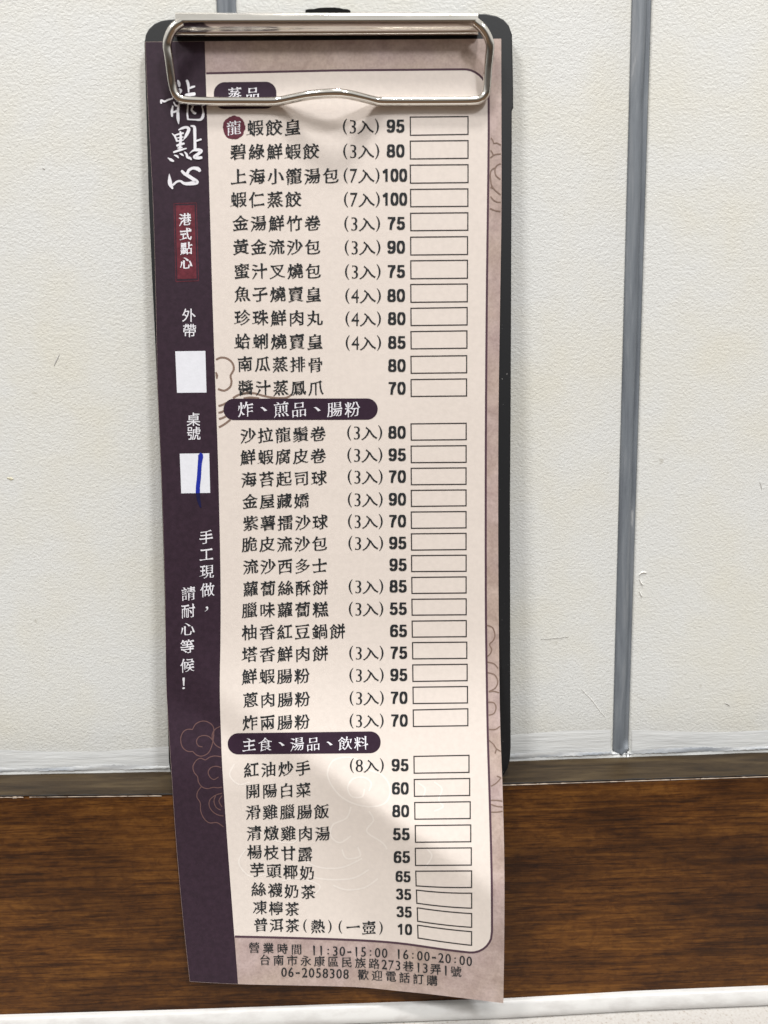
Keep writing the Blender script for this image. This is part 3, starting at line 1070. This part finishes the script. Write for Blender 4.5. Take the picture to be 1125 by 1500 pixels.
# section banners: dark pills with white lettering
def pill(x0, x1, ytl, ybl, ytr, ybr, r, eps):
    xs = [x0 + r * (1 - math.cos(t * math.pi / 2)) for t in lin(0, 1, 12)] + lin(x0 + r, x1 - r, 30)[1:-1] + [x1 - r * (1 - math.cos(t * math.pi / 2)) for t in lin(1, 0, 12)]
    rows = []
    for x in xs:
        t = (x - x0) / (x1 - x0)
        yt, yb = ytl + (ytr - ytl) * t, ybl + (ybr - ybl) * t
        d = min(x - x0, x1 - x)
        ins = 0
        if d < r:
            ins = r - math.sqrt(max(0, r * r - (r - d) ** 2))
            ins = ins * min(1, (yb - yt) / 2 / r)
        rows.append([on_paper(x, yt + ins + (yb - yt - 2 * ins) * k / 6, eps) for k in range(7)])
    return rows


BANNERS = [('蒸品', (313.2, 404.8, 120.5, 160, 119.5, 159, 16), 331, 382, 138.5, 0.0),
           ('炸、煎品、腸粉', (327.3, 553.3, 583.9, 615.4, 583.6, 614.8, 15.7), 347.5, 528.5, 599.5, 0.0),
           ('主食、湯品、飲料', (333.5, 557.6, 1074.2, 1105.2, 1071.2, 1103.2, 15.5), 354, 540, 1089.7, -0.012)]
for s, pp, x0, x1, yy, sl in BANNERS:
    mb = MB()
    mb.grid(pill(*pp, LAY['pill']), flip=True)
    bo = mb.build('section_banner', M_pill, menu, smooth=True)
    mb = MB()
    if s == '蒸品':
        put(mb, '蒸', 344, 138, 21, 'kai', LAY['text'] + 3e-5); put(mb, '品', 370, 137.5, 21, 'kai', LAY['text'] + 3e-5)
    else:
        cjk_run(mb, s, x0, x1, yy, sl, 'kailight', LAY['text'] + 3e-5)
    mb.build('banner_lettering', M_wink, bo)

# menu entries: dish name and portion; price and tick box hang below each entry
for i, r in enumerate(ROWS):
    name, x0, x1, yn, por, xp, price, xr, yp = r
    base_sl = (yp - yn) / (580 - (x0 + x1) / 2)
    sl = SL.get(i, base_sl)
    mb = MB()
    cjk_run(mb, name, x0, x1, yn, sl, 'kai')
    if por:
        k = 1 - 0.06 * (yn - 186) / 940
        yq = yp + 0.8
        put(mb, '(', xp + 3.5 * k, yq, 25 * k, 'thin', LAY['text'], mx=0.19, my=0.23)
        vs, _ = GL[por]
        put(mb, por, xp + 15 * k, yq, 30 * k, 'serif', LAY['text'], mx=(min(v[0] for v in vs) + max(v[0] for v in vs)) / 2, my=0.345, sx_=0.82)
        put(mb, '入', xp + 33.5 * k, yq + 0.3, 25 * k, 'kai', LAY['text'], sy_=0.86)
        put(mb, ')', xp + 51.5 * k, yq, 25 * k, 'thin', LAY['text'], mx=0.19, my=0.23)
    en = mb.build('menu_entry', M_ink, menu)
    h = 18.4 - 1.0 * (yn - 186) / 1000 if i < 30 else (17.0 if i == 30 else 15.6)
    mb = MB()
    digits(mb, price, xr, yp, h, 'bold', wx=1.03 if len(price) == 2 else 0.96, slope=0.05 if i >= 31 else 0)
    mb.build('price', M_ink, en)
    X0, Y0, X1, Y1, YB0, YB1 = BOX[i]
    mb = MB()
    bend = {31: (0, 1.0), 32: (1.4, 1.2), 33: (1.0, 1.0), 34: (0.8, 0.6)}.get(i, (0, 0))
    top = [(X0 + (X1 - X0) * t, Y0 + (Y1 - Y0) * t + 4 * t * (1 - t) * bend[0]) for t in lin(0, 1, 24)]
    bot = [(X0 + (X1 - X0) * t + (0.6 if i > 30 else 0.3) * (1 - t), YB0 + (YB1 - YB0) * t + 4 * t * (1 - t) * bend[1]) for t in lin(0, 1, 24)]
    lw = 1.75
    ribbon(mb, [(X0 - lw / 2, Y0)] + top[1:-1] + [(X1 + lw / 2, Y1)], lw, LAY['box'], smooth=False)
    ribbon(mb, [(bot[0][0] - lw / 2, bot[0][1])] + bot[1:-1] + [(X1 + lw / 2, YB1)], lw, LAY['box'], smooth=False)
    ribbon(mb, [(X0 + (bot[0][0] - X0) * t, Y0 + lw / 2 + (YB0 - Y0 - lw) * t) for t in lin(0, 1, 8)], lw, LAY['box'], smooth=False)
    ribbon(mb, [(X1, Y1 + lw / 2 + (YB1 - Y1 - lw) * t) for t in lin(0, 1, 8)], lw, LAY['box'], smooth=False)
    mb.build('tick_box', M_boxink, en)

# round seal beside the first dish
mb = MB()
rng = random.Random(2)
rad = [17.2 + rng.uniform(-0.7, 0.7) for _ in range(44)]
ctr = (342.6, 186.8)
mb.v.append(on_paper(*ctr, LAY['pill']))
for k in range(44):
    a = 2 * math.pi * k / 44
    mb.v.append(on_paper(ctr[0] + rad[k] * 0.95 * math.cos(a), ctr[1] + rad[k] * math.sin(a), LAY['pill']))
mb.f += [(0, 1 + (k + 1) % 44, 1 + k) for k in range(44)]
seal = mb.build('round_seal', M_seal_red, menu)
mb = MB()
put(mb, '龍', 342.6, 187.3, 22, 'kailight', LAY['text'] + 2e-5)
mb.build('seal_character', M_wink, seal)

# brush lettering of the shop title, drawn stroke by stroke
def brush(mb, fn, strokes, eps0):
    e0 = eps0
    for st in strokes:
        pts = [(*fn(x, y), w) for x, y, w in st]
        k = fn(1, 0)[0] - fn(0, 0)[0]
        P = catmull([(a, b, w * k) for a, b, w in pts], 1.0)
        n = len(P)
        rows = []
        e0 += 3e-6
        for i, p in enumerate(P):
            a, b = P[max(0, i - 1)], P[min(n - 1, i + 1)]
            dx, dy = b[0] - a[0], b[1] - a[1]
            L = math.hypot(dx, dy) or 1
            nx, ny = -dy / L, dx / L
            hw = max(0.15, p[2] / 2)
            rows.append([on_paper(p[0] + nx * hw * s, p[1] + ny * hw * s, e0) for s in (1, 0, -1)])
        mb.grid(rows)
        # rounded ends
        for p, q in ((P[0], P[1]), (P[-1], P[-2])):
            dx, dy = p[0] - q[0], p[1] - q[1]
            L = math.hypot(dx, dy) or 1
            dx, dy = dx / L, dy / L
            hw = max(0.15, p[2] / 2)
            b0 = len(mb.v)
            e0 += 2e-6
            mb.v.append(on_paper(p[0], p[1], e0))
            for t in lin(-90, 90, 8):
                c, s = math.cos(math.radians(t)), math.sin(math.radians(t))
                mb.v.append(on_paper(p[0] + (dx * c * 0.8 - dy * s) * hw, p[1] + (dy * c * 0.8 + dx * s) * hw, e0))
            mb.f += [(b0, b0 + 2 + j, b0 + 1 + j) for j in range(8)]


fa = lambda X, Y: (225 + X / 12.5, 105 + Y / 12.5)
fb = lambda X, Y: (230 + X / 13.05, 175 + Y / 13.05)
T1 = [[(445, 160, 25), (465, 215, 52), (472, 268, 36)], [(470, 315, 25), (500, 345, 48), (485, 400, 14)],
      [(610, 165, 45), (635, 240, 50), (642, 375, 24)], [(665, 300, 36), (705, 283, 42), (750, 270, 32)], [(590, 430, 50), (660, 418, 60), (745, 408, 62)],
      [(140, 575, 30), (138, 525, 36), (200, 545, 36), (270, 515, 32), (350, 490, 24)], [(370, 560, 22), (400, 615, 28), (455, 630, 36)],
      [(350, 630, 24), (336, 730, 48), (338, 815, 34)], [(462, 600, 36), (446, 720, 46), (448, 860, 56), (460, 955, 14)], [(370, 742, 36), (435, 715, 42)],
      [(628, 620, 24), (618, 760, 32), (628, 872, 34)], [(628, 872, 30), (740, 878, 26), (860, 876, 46), (905, 810, 52), (905, 720, 28), (885, 630, 18)],
      [(600, 590, 26), (740, 575, 26), (870, 590, 24)], [(720, 640, 30), (695, 700, 34), (740, 752, 44), (765, 762, 40)]]
T2 = [[(415, 200, 22), (480, 168, 46), (560, 150, 50), (608, 190, 62), (560, 300, 56), (512, 380, 16)],
      [(285, 268, 10), (335, 312, 34), (365, 370, 38), (380, 415, 34)], [(350, 300, 28), (430, 275, 32), (500, 262, 36)],
      [(445, 235, 34), (455, 330, 48), (448, 430, 52), (438, 580, 46)], [(390, 352, 20), (500, 335, 22)], [(375, 415, 28), (500, 395, 24)],
      [(385, 500, 44), (440, 478, 52), (515, 460, 38)], [(400, 545, 26), (480, 535, 24)], [(322, 625, 36), (440, 585, 42), (560, 553, 24)],
      [(208, 735, 12), (262, 768, 50), (310, 795, 38)], [(330, 682, 16), (380, 700, 40), (412, 735, 18)], [(436, 652, 16), (475, 668, 38), (505, 696, 14)],
      [(528, 622, 22), (565, 665, 42), (582, 722, 46), (625, 735, 46), (655, 765, 30)],
      [(650, 122, 26), (712, 145, 56), (722, 250, 58), (725, 400, 54), (728, 560, 56)], [(750, 410, 36), (840, 380, 36)],
      [(622, 650, 8), (690, 595, 34), (775, 580, 60), (845, 600, 60), (800, 650, 60), (715, 715, 60), (780, 735, 60), (845, 728, 56)]]
T3 = [[(234, 1040, 8), (240, 1130, 56), (252, 1230, 80), (296, 1318, 34)],
      [(310, 1250, 40), (375, 1192, 40), (450, 1180, 40), (530, 1225, 56), (660, 1222, 74), (762, 1200, 74), (690, 1140, 70), (600, 1080, 66), (520, 1032, 58), (476, 985, 46)],
      [(575, 1040, 56), (610, 970, 54), (690, 930, 54), (780, 945, 74), (815, 980, 56)]]
for fn, T in ((fa, T1), (fb, T2), (fb, T3)):
    mb = MB()
    brush(mb, fn, T, LAY['text'])
    mb.build('title_character', M_wink, band)


def quad(mb, P, eps, n=8):
    (ax, ay), (bx, by), (cx, cy), (dx, dy) = P
    rows = []
    for i in range(n + 1):
        v = i / n
        rows.append([on_paper((ax + (dx - ax) * v) * (1 - u) + (bx + (cx - bx) * v) * u, (ay + (dy - ay) * v) * (1 - u) + (by + (cy - by) * v) * u, eps) for u in lin(0, 1, 4)])
    mb.grid(rows)


# red stamp on the band
mb = MB()
quad(mb, [(257.2, 301), (285, 300.4), (288, 408), (259.8, 408.8)], LAY['square'])
fr = [(254.8, 298.2), (287.6, 297.2), (290.8, 411.2), (257.7, 412.6)]
for k in range(4): ribbon(mb, [fr[k], ((fr[k][0] + fr[(k + 1) % 4][0]) / 2, (fr[k][1] + fr[(k + 1) % 4][1]) / 2), fr[(k + 1) % 4]], 1.0, LAY['square'] + k * 2e-6, smooth=False)
st = mb.build('red_stamp', M_red, menu)
mb = MB()
for ch, cx, cy in (('港', 271, 321.5), ('式', 272, 343), ('點', 273, 363.5), ('心', 272.5, 385)):
    put(mb, ch, cx, cy, 19, 'kaibold', LAY['text'], sx_=0.95)
mb.build('stamp_lettering', M_wink, st)

# white fill-in squares and their captions
for P, caps in (([(256.7, 514.6), (300.8, 514), (302.5, 575), (259.3, 575.4)], (('外', 276.7, 461.8), ('帶', 277.6, 484))),
                ([(263.3, 664.5), (306.5, 664), (307.9, 722), (265.5, 722.7)], (('桌', 283.4, 614.2), ('號', 283.8, 634.6)))):
    mb = MB()
    quad(mb, P, LAY['square'])
    sq = mb.build('fill_in_square', M_white, menu)
    sq['label'] = 'empty white fill-in square, upper of the two' if caps[0][0] == '外' else 'white fill-in square crossed by a blue pen stroke'
    mb = MB()
    for ch, cx, cy in caps: put(mb, ch, cx, cy, 21, 'plain', LAY['text'])
    mb.build('caption', M_wink, band)
    if caps[0][0] == '桌':
        mb = MB()
        ribbon(mb, [(291.5, 665.3, 6.0), (294, 667, 7.5), (292.6, 680, 6.0), (291.3, 700, 6.0), (290, 712, 6.0), (289.8, 722.3, 6.2)], 6, LAY['pen'])
        pen = mb.build('pen_stroke', M_pen, sq)
        mb = MB()
        ribbon(mb, [(290, 722.3, 5.6), (290.6, 730, 5.2), (292.5, 738, 3.8), (294, 743.5, 1.8)], 4, LAY['pen'])
        mb.build('pen_stroke_tail', M_pen_d, sq)

# vertical notice on the band
mb = MB()
for ch, cx, cy in (('手', 302, 786.7), ('工', 302.4, 812), ('現', 303, 837.3), ('做', 303.8, 864), ('，', 308.5, 884.5),
                   ('請', 276, 869.5), ('耐', 275.6, 895), ('心', 274.6, 921), ('等', 274.4, 947), ('候', 274.4, 974.5)):
    put(mb, ch, cx, cy, 21.5, 'kailight', LAY['text'])
put(mb, '！', 274.5, 1000.5, 22, 'kai', LAY['text'])
mb.build('notice_lettering', M_wink, band)

# footer lines
def footer(s, x0, x1, ycurve, em):
    wd = [1.0 if ord(c) > 255 else 0.5 for c in s]
    p = (x1 - x0) / (sum(wd) - 0.05)
    x = x0
    mb = MB()
    for c, w in zip(s, wd):
        cx = x + p * w / 2
        x += p * w
        if c == ' ': continue
        y = smooth_tab(ycurve, cx)
        vs, _ = GL[c]
        mx = (min(v[0] for v in vs) + max(v[0] for v in vs)) / 2
        if ord(c) > 255: put(mb, c, cx, y, em, 'small', LAY['text'], curve=lambda q: smooth_tab(ycurve, q))
        elif c == '-': put(mb, c, cx, y, em * 1.2, 'small', LAY['text'], mx=mx, my=0.27, curve=lambda q: smooth_tab(ycurve, q), sx_=1.2)
        elif c == ':': put(mb, c, cx, y, em * 1.05, 'small', LAY['text'], mx=mx, my=0.28)
        else: put(mb, c, cx, y, em * 1.22, 'small', LAY['text'], mx=mx, my=0.345, sx_=0.86, curve=lambda q: smooth_tab(ycurve, q))
    mb.build('footer_line', M_ink, menu)


footer(FOOT[0], 362, 691.5, [(355, 1387.6), (420, 1390), (480, 1392.6), (535, 1394.3), (590, 1397.8), (640, 1402.2), (700, 1409.5)], 16.5)
footer(FOOT[1], 378, 677, [(370, 1405.7), (440, 1407.3), (520, 1410), (580, 1414), (640, 1420), (690, 1426)], 16.5)
footer(FOOT[2], 411, 642, [(405, 1423.5), (470, 1425.2), (530, 1427.8), (580, 1431), (650, 1438.2)], 16.5)

# ---------------------------------------------------------------- printed clouds
def arc(cx, cy, rx, ry, a0, a1, n=10):
    return [(cx + rx * math.cos(math.radians(a0 + (a1 - a0) * k / n)), cy + ry * math.sin(math.radians(a0 + (a1 - a0) * k / n))) for k in range(n + 1)]


def clouds(parent, mat, curves, w, eps):
    mb = MB()
    for k, c in enumerate(curves): ribbon(mb, c, w, eps + k * 1.5e-6, 2.5)
    return mb.build('cloud_motif', mat, parent, smooth=True)


g1 = lambda pts: [(240 + x / 7.5, 1040 + y / 7.5) for x, y in pts]
clouds(band, M_cloud_d, [
    g1([(315, 215), (350, 155), (420, 122), (490, 135), (545, 190), (545, 300), (528, 390), (490, 470), (420, 507), (360, 495), (318, 455)]),
    g1([(318, 455), (265, 455), (205, 410), (185, 320), (210, 245), (260, 212), (315, 215)]),
    g1([(545, 345), (500, 295), (440, 280), (380, 300), (358, 350), (380, 395), (425, 405)]),
    g1([(620, 180), (560, 215), (530, 280), (545, 350), (580, 395), (628, 420)]),
    g1([(632, 515), (560, 505), (500, 520), (455, 550), (410, 530), (360, 550), (320, 620), (335, 690), (370, 730), (380, 790), (420, 845), (480, 865), (540, 850), (590, 855), (640, 848)]),
    g1([(632, 635), (580, 618), (520, 632), (487, 680), (505, 735), (550, 765), (600, 735)]),
    g1([(410, 845), (370, 900), (365, 960), (400, 1020), (405, 1110), (440, 1190), (500, 1240), (585, 1238), (655, 1285)]),
    g1([(640, 915), (570, 935), (505, 990), (500, 1060), (540, 1120), (600, 1155), (655, 1165)]),
    g1([(570, 940), (550, 1000), (575, 1070), (625, 1100)]), g1([(640, 940), (605, 1000), (640, 1065)]),
], 1.35, LAY['cloud'])
g2 = lambda pts: [(300 + x / 7.03, 500 + y / 7.03) for x, y in pts]
clouds(panel_o, M_cloud, [
    g2([(116, 190), (150, 172), (190, 167), (245, 185), (288, 230), (298, 290), (265, 355), (275, 410), (260, 470), (200, 508), (135, 490)]),
    g2([(290, 585), (350, 550), (440, 532), (520, 537), (600, 560), (720, 582), (840, 580), (895, 545)]),
    g2([(400, 588), (470, 578), (560, 588)]), g2([(140, 665), (180, 655), (230, 630)]), g2([(140, 735), (170, 730), (200, 715)]),
    g2([(145, 800), (180, 790), (220, 770)]), g2([(145, 885), (200, 855), (265, 805)])], 3.0, LAY['cloud'])
mb = MB()
ribbon(mb, [(316.3, 545, 2), (317.8, 550, 4), (317.6, 555, 2)], 3, LAY['cloud'])
mb.build('cloud_motif', M_cloud, panel_o)
g3 = lambda pts: [(700 + x / 10.72, 200 + y / 10.72) for x, y in pts]
g4 = lambda pts: [(700 + x / 4.69, 900 + y / 4.69) for x, y in pts]
paper_o = COL.objects['paper']
clouds(paper_o, M_cloud, [
    g3([(205, 20), (235, 60), (250, 105), (300, 100), (362, 135)]), g3([(200, 215), (225, 250), (240, 285)]), g3([(195, 335), (250, 290), (310, 275), (362, 272)]),
    g3([(360, 425), (300, 450), (268, 520), (285, 610), (355, 672)]), g3([(268, 490), (210, 530), (195, 620), (215, 760), (280, 850), (358, 912)]),
    g3([(200, 940), (250, 1000), (310, 1028), (360, 1032)]), g3([(190, 1125), (260, 1158), (355, 1175)]), g3([(200, 790), (230, 815)])], 1.8, LAY['cloud'])
clouds(paper_o, M_cloud, [
    g4([(62, 75), (100, 90), (117, 140), (105, 180), (80, 205), (95, 240), (85, 270), (66, 288)]), g4([(66, 328), (110, 338), (138, 370)]),
    g4([(68, 400), (115, 415), (137, 460), (120, 505), (75, 530)]), g4([(75, 532), (110, 528), (146, 538)]),
    g4([(72, 603), (110, 607), (125, 640), (110, 680), (75, 692)]), g4([(78, 790), (120, 790), (152, 768)]),
    g4([(76, 865), (110, 895), (125, 920), (158, 942)]), g4([(128, 925), (118, 955)]), g4([(90, 1180), (125, 1160), (160, 1122)]), g4([(160, 1122), (130, 1110)]),
    g4([(90, 1277), (130, 1277), (168, 1283)]), g4([(90, 1305), (130, 1318), (170, 1322)]), g4([(92, 1358), (130, 1358), (170, 1352)])], 1.8, LAY['cloud'])
g5 = lambda pts: [(330 + x / 3.04, 1060 + y / 3.04) for x, y in pts]
clouds(panel_o, M_cloud_w, [
    g5([(470, 270), (455, 220), (480, 165), (540, 150), (600, 165), (640, 205), (700, 230), (735, 290), (715, 350), (650, 370), (570, 355), (510, 320), (470, 270)]),
    g5([(640, 300), (650, 265), (620, 240), (570, 245), (545, 285), (565, 325), (610, 325), (620, 290)]),
    g5([(560, 370), (540, 420), (480, 450), (470, 500), (510, 530), (560, 500)]), g5([(640, 390), (660, 430), (630, 480), (700, 530), (720, 560)]),
    g5([(860, 265), (890, 290), (880, 330)]), g5([(930, 260), (965, 290), (950, 340), (970, 370), (930, 390)]), g5([(900, 560), (920, 590), (890, 640)]),
    g5([(40, 180), (20, 230), (60, 270), (110, 260)]), g5([(150, 480), (220, 520), (300, 530), (330, 500)]), g5([(330, 600), (420, 640), (520, 640), (610, 600)]),
    g5([(300, 650), (420, 690), (560, 690), (640, 650)]), g5([(520, 560), (540, 600), (600, 590), (590, 550)]), g5([(90, 560), (60, 620), (110, 680), (180, 670)]),
    g5([(250, 700), (330, 690), (420, 720), (400, 760)]), g5([(480, 720), (540, 740), (620, 730), (680, 690)])], 2.3, LAY['pale'])
